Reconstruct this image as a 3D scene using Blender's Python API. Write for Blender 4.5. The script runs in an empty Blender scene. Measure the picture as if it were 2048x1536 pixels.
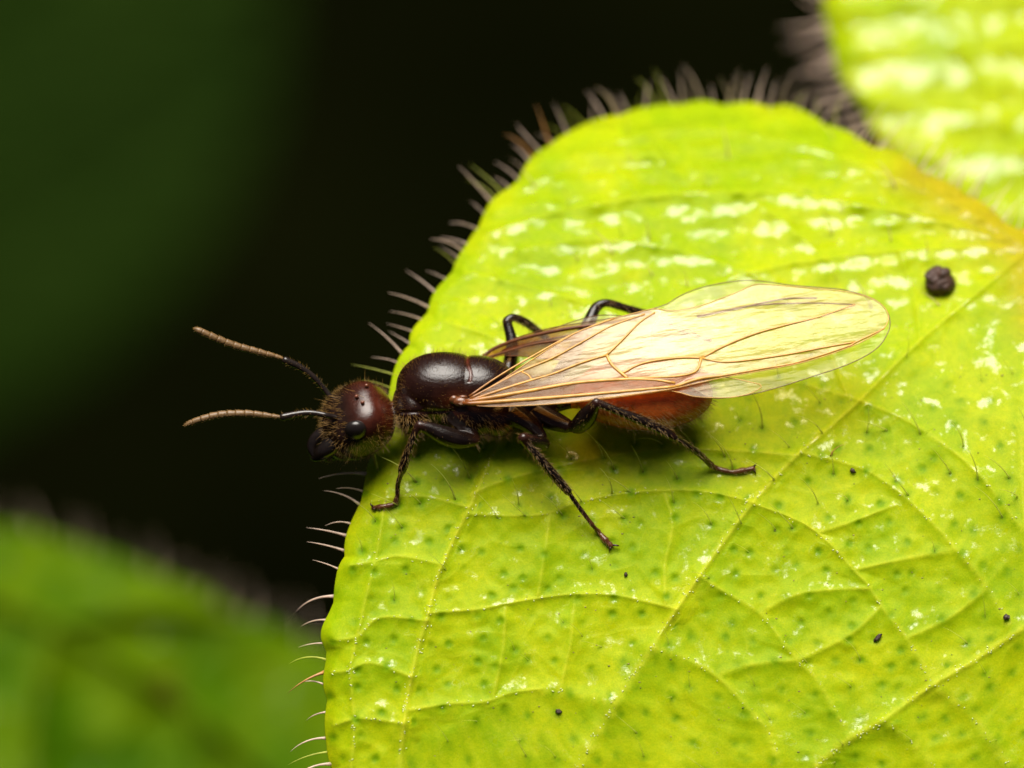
import bpy, math, random
import numpy as np
from mathutils import Matrix, Vector, Quaternion
from mathutils.geometry import delaunay_2d_cdt
from mathutils.kdtree import KDTree

# One Blender unit is one millimetre (macro photograph, frame about 24 mm wide).
SC = bpy.context.scene
SC.unit_settings.system = 'METRIC'
SC.unit_settings.scale_length = 0.001
COL = SC.collection
rng = np.random.default_rng(7)
random.seed(7)

# ------------------------------------------------------------------ camera
PXM = 24.0 / 2048.0          # mm per photo pixel on the plane of focus
D = 150.0                    # camera to plane of focus
TH = math.radians(45)        # camera looks 45 degrees down
H = 320.0                    # height of the ant above the forest floor
ROT = Matrix.Rotation(TH, 3, 'X')


def world(p):
    return ROT @ Vector(p) + Vector((0, 0, H))


cam_d = bpy.data.cameras.new('camera')
cam = bpy.data.objects.new('camera', cam_d)
COL.objects.link(cam)
cam.location = world((0, 0, D))
cam.rotation_euler = (TH, 0, 0)
cam_d.sensor_width = 36.0
cam_d.lens = 36.0 * D / 24.0
cam_d.clip_start = 1.0
cam_d.clip_end = 60000.0
cam_d.dof.use_dof = True
cam_d.dof.focus_distance = D - 0.15
cam_d.dof.aperture_fstop = cam_d.lens * 1e-3 / 5.4   # 5.4 mm wide entrance pupil
SC.camera = cam

# ------------------------------------------------------------------ light
L_CAM = Vector((-0.05, 0.84, 0.53)).normalized()     # towards the light, camera axes
L_W = ROT @ L_CAM
sun_d = bpy.data.lights.new('sun', 'SUN')
sun_d.energy = 5.0
sun_d.angle = math.radians(47)
sun_d.color = (1.0, 0.955, 0.87)
sun = bpy.data.objects.new('sun', sun_d)
COL.objects.link(sun)
sun.location = world((0, 80, 120))
sun.rotation_mode = 'QUATERNION'
sun.rotation_quaternion = L_W.to_track_quat('Z', 'Y')

wd = bpy.data.worlds.new('World')
SC.world = wd
wd.use_nodes = True
nt = wd.node_tree
bg = nt.nodes['Background']
sky = nt.nodes.new('ShaderNodeTexSky')
sky.sky_type = 'NISHITA'
sky.sun_disc = False
sky.sun_elevation = math.asin(L_W.z)
sky.sun_rotation = math.atan2(L_W.x, L_W.y)
sky.dust_density = 6.0
sky.ozone_density = 0.5
nt.links.new(sky.outputs[0], bg.inputs[0])
bg.inputs[1].default_value = 0.013                   # flash picture: hardly any daylight
SC.view_settings.view_transform = 'Standard'
SC.view_settings.look = 'None'
SC.view_settings.exposure = 0.7
SC.view_settings.gamma = 1.0
SC.view_settings.use_curve_mapping = False
try:
    SC.cycles.use_denoising = True
    SC.cycles.transparent_max_bounces = 24
    SC.cycles.max_bounces = 10
except Exception:
    pass


# ------------------------------------------------------------------ helpers
def P(px, py, w=0.0):
    s = (D - w) / D
    return ((px - 1024.0) * PXM * s, (768.0 - py) * PXM * s, w)


def Pn(px, py, w):
    s = (D - w) / D
    return np.stack([(px - 1024.0) * PXM * s, (768.0 - py) * PXM * s, w * np.ones_like(px)], -1)


def catmull(pts, n, closed=False):
    pts = np.asarray(pts, float)
    m = len(pts)
    if closed:
        ext = np.vstack([pts[-1], pts, pts[0], pts[1]])
        segs = m
    else:
        ext = np.vstack([2 * pts[0] - pts[1], pts, 2 * pts[-1] - pts[-2]])
        segs = m - 1
    # sample finely, then evenly along the arc
    out = []
    k = max(4, int(math.ceil(3.0 * n / segs)))
    for i in range(segs):
        p0, p1, p2, p3 = ext[i:i + 4]
        t = np.linspace(0, 1, k, endpoint=False)[:, None]
        out.append(0.5 * ((2 * p1) + (-p0 + p2) * t + (2 * p0 - 5 * p1 + 4 * p2 - p3) * t ** 2
                          + (-p0 + 3 * p1 - 3 * p2 + p3) * t ** 3))
    out = np.vstack(out + ([pts[:1]] if closed else [pts[-1:]]))
    d = np.r_[0, np.cumsum(np.linalg.norm(np.diff(out[:, :2 if out.shape[1] < 3 else 3], axis=0), axis=1))]
    s = np.linspace(0, d[-1], n + 1 if closed else n)
    res = np.stack([np.interp(s, d, out[:, j]) for j in range(out.shape[1])], -1)
    return res[:-1] if closed else res


def vnoise(x, y, seed=0):
    x = np.asarray(x, float); y = np.asarray(y, float)
    xi = np.floor(x).astype(np.int64); yi = np.floor(y).astype(np.int64)
    xf = x - xi; yf = y - yi
    xf = xf * xf * (3 - 2 * xf); yf = yf * yf * (3 - 2 * yf)

    def h(a, b):
        n = (a * 374761393 + b * 668265263 + seed * 974711) & 0x7fffffff
        n = ((n ^ (n >> 13)) * 1274126177) & 0x7fffffff
        n = (n ^ (n >> 16)) & 0xffff
        return n / 65535.0
    return ((h(xi, yi) * (1 - xf) + h(xi + 1, yi) * xf) * (1 - yf)
            + (h(xi, yi + 1) * (1 - xf) + h(xi + 1, yi + 1) * xf) * yf)


def fbm(x, y, o=4, seed=0):
    v = 0; a = 0.5; t = 0
    for i in range(o):
        v = v + a * vnoise(x * 2 ** i, y * 2 ** i, seed + i); t += a; a *= 0.5
    return v / t


def mesh_obj(name, verts, faces, mat, parent=None, base=(0, 0, 0), smooth=True, cols=None):
    me = bpy.data.meshes.new(name)
    v = np.asarray(verts, float) - np.asarray(base, float)
    me.from_pydata(v.tolist(), [], faces if isinstance(faces, list) else faces.tolist())
    if smooth:
        me.polygons.foreach_set('use_smooth', [True] * len(me.polygons))
    if cols is not None:
        c = np.asarray(cols, float)
        if c.shape[1] == 3:
            c = np.c_[c, np.ones(len(c))]
        a = me.color_attributes.new('tone', 'FLOAT_COLOR', 'POINT')
        a.data.foreach_set('color', c.ravel())
    me.update()
    if mat:
        me.materials.append(mat)
    return link(name, me, parent)


def link(name, me, parent=None):
    o = bpy.data.objects.new(name, me)
    COL.objects.link(o)
    if parent is not None:
        o.parent = parent
    return o


def tag(o, label=None, cat=None, group=None, kind=None):
    if label: o['label'] = label
    if cat: o['category'] = cat
    if group: o['group'] = group
    if kind: o['kind'] = kind
    return o


def place(o, base):
    o.location = world(base)
    o.rotation_euler = (TH, 0, 0)
    return o


def thing(name, base, label, cat, group=None):
    o = bpy.data.objects.new(name, None)
    o.empty_display_size = 1.0
    COL.objects.link(o)
    place(o, base)
    return tag(o, label, cat, group)


def tube_arr(path, k=10, cap=True):
    """path: rows x,y,z,r -> verts, quad/tri faces"""
    path = np.asarray(path, float)
    p = path[:, :3]; r = path[:, 3]
    n = len(p)
    t = np.gradient(p, axis=0)
    t /= np.linalg.norm(t, axis=1)[:, None] + 1e-12
    ref = np.array([0, 0, 1.0]) if abs(t[0][2]) < 0.9 else np.array([0, 1.0, 0])
    a = np.cross(t[0], ref); a /= np.linalg.norm(a)
    verts = []
    ang = np.linspace(0, 2 * math.pi, k, endpoint=False)
    for i in range(n):
        a = a - t[i] * np.dot(a, t[i]); a /= np.linalg.norm(a) + 1e-12
        b = np.cross(t[i], a)
        verts.append(p[i] + r[i] * (np.cos(ang)[:, None] * a + np.sin(ang)[:, None] * b))
    verts = np.vstack(verts)
    faces = []
    for i in range(n - 1):
        for j in range(k):
            j2 = (j + 1) % k
            faces.append((i * k + j, i * k + j2, (i + 1) * k + j2, (i + 1) * k + j))
    if cap:
        verts = np.vstack([verts, p[0], p[-1]])
        c0, c1 = n * k, n * k + 1
        for j in range(k):
            j2 = (j + 1) % k
            faces.append((c0, j2, j))
            faces.append((c1, (n - 1) * k + j, (n - 1) * k + j2))
    return verts, faces


def px_path(rows, n, round_ends=True):
    """rows px,py,w,r(px) -> smooth xyz r path"""
    pts = np.array([list(P(a, b, c)) + [d * PXM] for a, b, c, d in rows])
    c = catmull(pts, n)
    c[:, 3] = np.maximum(c[:, 3], 1e-4)
    if round_ends:
        e0 = c[0].copy(); e1 = c[-1].copy()
        t0 = (c[0] - c[1])[:3]; t0 /= np.linalg.norm(t0)
        t1 = (c[-1] - c[-2])[:3]; t1 /= np.linalg.norm(t1)
        pre = []; post = []
        for f, g in ((1.0, 0.12), (0.8, 0.6), (0.45, 0.89)):
            q = e0.copy(); q[:3] += t0 * e0[3] * f; q[3] = e0[3] * g; pre.append(q)
        for f, g in ((0.45, 0.89), (0.8, 0.6), (1.0, 0.12)):
            q = e1.copy(); q[:3] += t1 * e1[3] * f; q[3] = e1[3] * g; post.append(q)
        c = np.vstack([pre, c, post])
    return c


def merge(parts):
    V = []; F = []; o = 0
    for v, f in parts:
        V.append(np.asarray(v)); F += [tuple(i + o for i in q) for q in f]; o += len(v)
    return np.vstack(V), F


def ellipsoid(c, axes, nu=40, nv=24, e=1.0):
    """c xyz; axes: three vectors"""
    th = np.linspace(0, math.pi, nv)
    ph = np.linspace(0, 2 * math.pi, nu, endpoint=False)
    sg = lambda x: np.sign(x) * np.abs(x) ** e
    V = []
    for a in th:
        for b in ph:
            x, y, z = sg(math.sin(a) * math.cos(b)), sg(math.sin(a) * math.sin(b)), sg(math.cos(a))
            V.append(np.asarray(c) + x * np.asarray(axes[0]) + y * np.asarray(axes[1]) + z * np.asarray(axes[2]))
    F = []
    for i in range(nv - 1):
        for j in range(nu):
            j2 = (j + 1) % nu
            F.append((i * nu + j, (i + 1) * nu + j, (i + 1) * nu + j2, i * nu + j2))
    return np.array(V), F


def hair_arr(root, d, bend, length, r, segs=2, k=3):
    """one record of a thin tapered curved spike; meshed in bulk by hair_mesh_bulk"""
    return np.r_[root, d, bend, length, r]


def hair_mesh_bulk(recs, segs=2, k=3):
    a = np.array(recs)
    root, d, bend, ln, r = a[:, :3], a[:, 3:6], a[:, 6:9], a[:, 9], a[:, 10]
    ref = np.where(np.abs(d[:, 2:3]) < 0.9, [[0, 0, 1.0]], [[0, 1.0, 0]])
    e1 = np.cross(d, ref); e1 /= np.linalg.norm(e1, axis=1)[:, None] + 1e-12
    e2 = np.cross(d, e1)
    N = len(a); V = np.empty((N, segs + 1, k, 3))
    for i in range(segs + 1):
        t = i / segs
        c = root + d * (t * ln)[:, None] + bend * (t * t * ln)[:, None]
        rr = r * (1 - 0.96 * t ** 1.4)
        for j in range(k):
            an = 2 * math.pi * j / k
            V[:, i, j] = c + (e1 * math.cos(an) - e2 * math.sin(an)) * rr[:, None]
    b = np.arange(N)[:, None] * ((segs + 1) * k)
    F = []
    for i in range(segs):
        for j in range(k):
            j2 = (j + 1) % k
            F.append(b + np.array([[i * k + j, (i + 1) * k + j, (i + 1) * k + j2, i * k + j2]]))
    return V.reshape(-1, 3), np.vstack(F)


# ------------------------------------------------------------------ materials
class NT:
    def __init__(s, name):
        s.m = bpy.data.materials.new(name); s.m.use_nodes = True
        s.t = s.m.node_tree; s.b = s.t.nodes['Principled BSDF']; s.out = s.t.nodes['Material Output']

    def n(s, typ, **kw):
        x = s.t.nodes.new(typ)
        for k, v in kw.items():
            if k.startswith('i_'):
                x.inputs[k[2:].replace('_', ' ')].default_value = v
            else:
                setattr(x, k, v)
        return x

    def l(s, a, b):
        s.t.links.new(a, b)

    def set(s, **kw):
        for k, v in kw.items():
            s.b.inputs[k.replace('_', ' ')].default_value = v

    def noise(s, scale, detail=4, rough=0.55):
        tc = s.n('ShaderNodeTexCoord')
        x = s.n('ShaderNodeTexNoise'); x.inputs['Scale'].default_value = scale
        x.inputs['Detail'].default_value = detail; x.inputs['Roughness'].default_value = rough
        s.l(tc.outputs['Object'], x.inputs['Vector'])
        return x

    def bump(s, h, strength, dist):
        b = s.n('ShaderNodeBump'); b.inputs['Strength'].default_value = strength
        b.inputs['Distance'].default_value = dist
        s.l(h, b.inputs['Height'])
        return b

    def ramp(s, src, stops):
        r = s.n('ShaderNodeValToRGB')
        e = r.color_ramp.elements
        while len(e) < len(stops): e.new(0.5)
        for q, (p, c) in zip(e, stops):
            q.position = p; q.color = (*c, 1) if len(c) == 3 else c
        s.l(src, r.inputs[0])
        return r

    def mul(s, a, b, fac=1.0, mode='MULTIPLY'):
        m = s.n('ShaderNodeMix', data_type='RGBA', blend_type=mode)
        m.inputs[0].default_value = fac
        s.l(a, m.inputs[6]); s.l(b, m.inputs[7])
        return m.outputs[2]


def leaf_material(name, rough=0.15, sss=0.3, spec=0.46, dull=0.5, trans=0.10):
    """waxy blade: dull cuticle with broken glossier flecks"""
    q = NT(name)
    at = q.n('ShaderNodeAttribute', attribute_name='tone')
    n1 = q.noise(1.1, 4); n2 = q.noise(26.0, 3); n4 = q.noise(6.0, 4)
    r1 = q.ramp(n1.outputs['Fac'], [(0.3, (0.90, 0.95, 0.8)), (0.7, (1.05, 1.03, 1.1))])
    r2 = q.ramp(n2.outputs['Fac'], [(0.28, (0.84, 0.90, 0.75)), (0.72, (1.10, 1.06, 1.2))])
    r4 = q.ramp(n4.outputs['Fac'], [(0.3, (0.86, 0.94, 0.8)), (0.7, (1.08, 1.04, 1.1))])
    c = q.mul(q.mul(q.mul(at.outputs['Color'], r1.outputs[0]), r2.outputs[0]), r4.outputs[0])
    q.l(c, q.b.inputs['Base Color'])
    q.set(Roughness=dull, Subsurface_Weight=sss, Subsurface_Scale=0.9)
    q.b.inputs['Subsurface Radius'].default_value = (0.7, 0.9, 0.12)
    ng = q.noise(3.0, 4, 0.6)
    ag = q.n('ShaderNodeMath', operation='MULTIPLY_ADD'); ag.inputs[1].default_value = 0.9
    q.l(ng.outputs['Fac'], ag.inputs[0]); q.l(at.outputs['Alpha'], ag.inputs[2])
    mk = q.ramp(ag.outputs[0], [(0.89, (0, 0, 0)), (0.97, (1, 1, 1))])
    def lerp(a, b):
        m = q.n('ShaderNodeMix', data_type='FLOAT'); m.inputs[2].default_value = a; m.inputs[3].default_value = b
        q.l(mk.outputs[0], m.inputs[0]); return m.outputs[0]
    q.l(lerp(dull, rough), q.b.inputs['Roughness'])
    q.l(lerp(spec * 0.16, spec), q.b.inputs['Specular IOR Level'])
    nb = q.noise(14.0, 5, 0.6)
    b = q.bump(nb.outputs['Fac'], 0.30, 0.022)
    q.l(b.outputs[0], q.b.inputs['Normal'])
    if trans > 0:
        tr = q.n('ShaderNodeBsdfTranslucent')
        q.l(c, tr.inputs['Color'])
        mx = q.n('ShaderNodeMixShader'); mx.inputs[0].default_value = trans
        q.l(q.b.outputs[0], mx.inputs[1]); q.l(tr.outputs[0], mx.inputs[2])
        q.l(mx.outputs[0], q.out.inputs['Surface'])
    return q.m


def simple(name, col, rough=0.4, spec=0.5, nscale=0, bump=0.0, bdist=0.02, vary=0.25, trans=0.0, sss=0.0):
    q = NT(name)
    q.set(Roughness=rough)
    q.b.inputs['Base Color'].default_value = (*col, 1)
    q.b.inputs['Specular IOR Level'].default_value = spec
    q.b.inputs['Transmission Weight'].default_value = trans
    if sss:
        q.b.inputs['Subsurface Weight'].default_value = sss
        q.b.inputs['Subsurface Scale'].default_value = 0.3
    if nscale:
        n = q.noise(nscale, 4)
        a = tuple(x * (1 - vary) for x in col); b = tuple(x * (1 + vary) for x in col)
        r = q.ramp(n.outputs['Fac'], [(0.3, a), (0.7, b)])
        q.l(r.outputs[0], q.b.inputs['Base Color'])
        if bump:
            q.l(q.bump(n.outputs['Fac'], bump, bdist).outputs[0], q.b.inputs['Normal'])
    return q.m


M = {}
M['leaf'] = leaf_material('yellow_green_leaf')
M['leaf_dimmed'] = leaf_material('green_leaf', rough=0.30, sss=0.0, spec=0.14)
M['hair_pale'] = simple('pale_leaf_hair', (0.46, 0.36, 0.28), 0.45, nscale=6, vary=0.3)
M['hair_rust'] = simple('rusty_leaf_hair', (0.42, 0.20, 0.06), 0.4, nscale=6, vary=0.35)


def hair_material(name, col, tr, clear=0.0):
    q = NT(name)
    n = q.noise(5.0, 3)
    r = q.ramp(n.outputs['Fac'], [(0.3, tuple(x * 0.75 for x in col)), (0.7, tuple(min(1, x * 1.2) for x in col))])
    q.l(r.outputs[0], q.b.inputs['Base Color']); q.set(Roughness=0.35)
    t = q.n('ShaderNodeBsdfTranslucent'); q.l(r.outputs[0], t.inputs['Color'])
    m = q.n('ShaderNodeMixShader'); m.inputs[0].default_value = tr
    q.l(q.b.outputs[0], m.inputs[1]); q.l(t.outputs[0], m.inputs[2])
    tp = q.n('ShaderNodeBsdfTransparent'); m2 = q.n('ShaderNodeMixShader'); m2.inputs[0].default_value = clear
    q.l(m.outputs[0], m2.inputs[1]); q.l(tp.outputs[0], m2.inputs[2]); q.l(m2.outputs[0], q.out.inputs['Surface'])
    return q.m


M['hair_green'] = hair_material('green_leaf_hair', (0.74, 0.78, 0.16), 0.5, 0.15)
M['hair_pale'] = hair_material('pale_leaf_hair', (0.80, 0.62, 0.50), 0.4)
M['petiole'] = simple('reddish_petiole', (0.42, 0.16, 0.03), 0.45, nscale=1.5, bump=0.3, bdist=0.1)
M['soil'] = simple('darkened_soil', (0.0016, 0.0019, 0.0004), 1.0, spec=0.0, nscale=0.02, bump=0.3, bdist=4.0, vary=0.6)  # near-black base colour stands in for ground the flash hardly reaches
M['pellet'] = simple('dark_brown_pellet', (0.045, 0.018, 0.010), 0.6, nscale=5, bump=0.9, bdist=0.12, vary=0.5)
M['crumb'] = simple('brown_crumb', (0.035, 0.018, 0.01), 0.6, nscale=14, bump=0.5, bdist=0.03)
M['dust'] = simple('dust', (0.20, 0.13, 0.06), 0.7, nscale=3.0, vary=0.9)
M['papilla'] = simple('pale_vein_scale', (0.62, 0.66, 0.30), 0.25, nscale=9, vary=0.2)

q = NT('ant_cuticle')
at = q.n('ShaderNodeAttribute', attribute_name='tone')
n1 = q.noise(5.0, 4)
r1 = q.ramp(n1.outputs['Fac'], [(0.3, (0.75,) * 3), (0.7, (1.25,) * 3)])
q.l(q.mul(at.outputs['Color'], r1.outputs[0]), q.b.inputs['Base Color'])
q.set(Roughness=0.27)
q.b.inputs['Specular IOR Level'].default_value = 0.44
n2 = q.noise(34.0, 2)
q.l(q.bump(n2.outputs['Fac'], 0.42, 0.014).outputs[0], q.b.inputs['Normal'])
rr = q.ramp(n1.outputs['Fac'], [(0.3, (0.19,) * 3), (0.7, (0.28,) * 3)])
q.l(rr.outputs[0], q.b.inputs['Roughness'])
M['cuticle'] = q.m
M['eye'] = simple('compound_eye', (0.010, 0.007, 0.006), 0.27, nscale=30, bump=0.10, bdist=0.01)
M['ocellus'] = simple('ocellus', (0.12, 0.034, 0.016), 0.10, nscale=8, vary=0.2)
M['mandible'] = simple('black_mandible', (0.008, 0.005, 0.004), 0.2, nscale=10)
M['scape'] = simple('dark_scape', (0.014, 0.009, 0.007), 0.22, nscale=12)
M['flagellum'] = simple('brown_flagellum', (0.145, 0.082, 0.033), 0.45, nscale=16, bump=0.4, bdist=0.012, vary=0.3)
M['claw'] = simple('claw', (0.03, 0.01, 0.004), 0.3, nscale=12)
M['gold_hair'] = simple('golden_hair', (0.24, 0.13, 0.022), 0.4, nscale=6)
M['wing_vein'] = simple('amber_wing_vein', (0.50, 0.235, 0.030), 0.35, nscale=6, vary=0.3)
M['wing_vein_dark'] = simple('brown_wing_vein', (0.11, 0.035, 0.01), 0.3, nscale=6, vary=0.3)
q = NT('amber_wing_vein_graded')
at = q.n('ShaderNodeAttribute', attribute_name='tone')
n1 = q.noise(6.0, 3)
r1 = q.ramp(n1.outputs['Fac'], [(0.3, (0.72,) * 3), (0.7, (1.2,) * 3)])
q.l(q.mul(at.outputs['Color'], r1.outputs[0]), q.b.inputs['Base Color']); q.set(Roughness=0.33)
M['wing_vein'] = q.m
M['stigma'] = simple('stigma', (0.30, 0.12, 0.03), 0.35, nscale=8, vary=0.2)


def wing_material(name, opac, tint, tone, gloss):
    """clear membrane: mostly see-through, a little scattering, a crinkled sheen. attribute: R thickness, G amber stain"""
    q = NT(name)
    tc = q.n('ShaderNodeTexCoord')
    mp = q.n('ShaderNodeMapping'); mp.inputs['Scale'].default_value = (0.6, 3.0, 3.0)
    mr = q.n('ShaderNodeMapping'); mr.inputs['Rotation'].default_value = (0, 0, math.radians(-11))
    q.l(tc.outputs['Object'], mr.inputs['Vector']); q.l(mr.outputs[0], mp.inputs['Vector'])
    n = q.n('ShaderNodeTexNoise'); n.inputs['Scale'].default_value = 1.0; n.inputs['Detail'].default_value = 3
    q.l(mp.outputs[0], n.inputs['Vector'])
    n3 = q.noise(17.0, 3)
    b0 = q.bump(n.outputs['Fac'], 1.0, 0.10)
    b = q.bump(n3.outputs['Fac'], 0.6, 0.012)
    q.l(b0.outputs[0], b.inputs['Normal'])
    at = q.n('ShaderNodeAttribute', attribute_name='tone')
    sep = q.n('ShaderNodeSeparateColor'); q.l(at.outputs['Color'], sep.inputs[0])
    tr = q.n('ShaderNodeBsdfTransparent')
    mc = q.n('ShaderNodeMix', data_type='RGBA'); mc.inputs[6].default_value = (*tint, 1); mc.inputs[7].default_value = (0.60, 0.30, 0.07, 1)
    q.l(sep.outputs[1], mc.inputs[0]); q.l(mc.outputs[2], tr.inputs[0])
    md = q.n('ShaderNodeMix', data_type='RGBA'); md.inputs[6].default_value = (*tone, 1); md.inputs[7].default_value = (0.27, 0.095, 0.018, 1)
    q.l(sep.outputs[1], md.inputs[0]); q.l(md.outputs[2], q.b.inputs['Base Color'])
    q.set(Roughness=0.45)
    q.b.inputs['Specular IOR Level'].default_value = 0.2
    gl = q.n('ShaderNodeBsdfGlossy'); gl.inputs['Color'].default_value = (1.0, 0.90, 0.74, 1)
    gl.inputs['Roughness'].default_value = 0.28
    q.l(b.outputs[0], gl.inputs['Normal'])
    m1 = q.n('ShaderNodeMixShader')
    mo = q.n('ShaderNodeMath', operation='MULTIPLY'); mo.inputs[1].default_value = opac
    q.l(sep.outputs[0], mo.inputs[0]); q.l(mo.outputs[0], m1.inputs[0])
    q.l(tr.outputs[0], m1.inputs[1]); q.l(q.b.outputs[0], m1.inputs[2])
    m2 = q.n('ShaderNodeMixShader')
    gm = q.n('ShaderNodeMath', operation='MULTIPLY_ADD'); gm.inputs[1].default_value = -0.75 * gloss; gm.inputs[2].default_value = gloss
    gt = q.n('ShaderNodeMath', operation='MULTIPLY_ADD', use_clamp=True); gt.inputs[1].default_value = 0.62; gt.inputs[2].default_value = 0.38
    q.l(sep.outputs[0], gt.inputs[0])
    gp = q.n('ShaderNodeMath', operation='MULTIPLY')
    q.l(sep.outputs[1], gm.inputs[0]); q.l(gm.outputs[0], gp.inputs[0]); q.l(gt.outputs[0], gp.inputs[1]); q.l(gp.outputs[0], m2.inputs[0])
    q.l(m1.outputs[0], m2.inputs[1]); q.l(gl.outputs[0], m2.inputs[2])
    q.l(m2.outputs[0], q.out.inputs['Surface'])
    return q.m


M['wing'] = wing_material('wing_membrane', 0.21, (0.88, 0.81, 0.60), (0.80, 0.62, 0.38), 0.058)
M['wing_back'] = wing_material('hind_wing_membrane', 0.08, (0.93, 0.91, 0.78), (0.72, 0.64, 0.44), 0.026)

# ------------------------------------------------------------------ forest floor
ground_v = []
gx = np.r_[-30000, -8000, np.linspace(-2500, 2500, 60), 8000, 30000]
GX, GY = np.meshgrid(gx, gx + 0.0, indexing='ij')
GZ = 26 * (fbm(GX / 260, GY / 260, 4, 3) - 0.5) * (np.abs(GX) < 3000) * (np.abs(GY) < 3000)
ng = len(gx)
gf = [(i * ng + j, (i + 1) * ng + j, (i + 1) * ng + j + 1, i * ng + j + 1) for i in range(ng - 1) for j in range(ng - 1)]
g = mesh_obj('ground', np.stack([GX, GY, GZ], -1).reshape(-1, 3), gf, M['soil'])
tag(g, 'soil of the forest floor far below the leaves, coloured near black for lack of light', kind='structure')

# ------------------------------------------------------------------ leaves
YK = np.array([-400, 100, 210, 300, 400, 500, 600, 700, 800, 900, 1000, 1100, 1300, 1536, 1800, 2200], float)
WK = np.array([-23, -9.4, -7.2, -5.75, -4.66, -3.78, -2.94, -2.08, -1.42, -0.90, -0.47, -0.14, 0.38, 0.85, 0.95, -0.4])


def smooth_tab(xk, yk):
    xs = np.linspace(xk[0], xk[-1], 1200)
    ys = np.interp(xs, xk, yk)
    ker = np.hanning(61); ker /= ker.sum()
    ys = np.convolve(np.pad(ys, 30, mode='edge'), ker, 'valid')
    return lambda y: np.interp(y, xs, ys)


W_TAB = smooth_tab(YK, WK)


def W_main(px, py):
    px = np.asarray(px, float); py = np.asarray(py, float)
    w = W_TAB(py)
    w = w - 1.0 * np.clip((px - 1900) / 700, 0, 2) ** 2
    w = w + 0.22 * np.sin(px / 330.0 + 0.6) * np.clip((1500 - py) / 700, 0, 1) * 0.6
    w = w + 0.5 * np.clip((py - 0) / 600, 0, 1) * 0 
    return w


def poly_dist(px, py, lines):
    d = np.full(px.shape, 1e9)
    for ln in lines:
        ln = np.asarray(ln, float)
        for a, b in zip(ln[:-1], ln[1:]):
            ab = b - a; L2 = (ab ** 2).sum() + 1e-9
            lo = np.minimum(a, b) - 160; hi = np.maximum(a, b) + 160
            m = (px > lo[0]) & (px < hi[0]) & (py > lo[1]) & (py < hi[1])
            if not m.any(): continue
            x = px[m]; y = py[m]
            t = np.clip(((x - a[0]) * ab[0] + (y - a[1]) * ab[1]) / L2, 0, 1)
            dd = np.hypot(x - a[0] - t * ab[0], y - a[1] - t * ab[1])
            d[m] = np.minimum(d[m], dd)
    return d


def nearest2(px, py, seeds):
    """distance to the nearest seed and to the second nearest"""
    kd = KDTree(len(seeds))
    for i, (a, b) in enumerate(seeds.tolist()):
        kd.insert((a, b, 0.0), i)
    kd.balance()
    fn = kd.find_n
    out = np.array([[r[2] for r in fn((a, b, 0.0), 2)] for a, b in zip(px.tolist(), py.tolist())])
    return out[:, 0], out[:, 1]


def S(line, n=24):
    return catmull(np.array(line, float), n)


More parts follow.
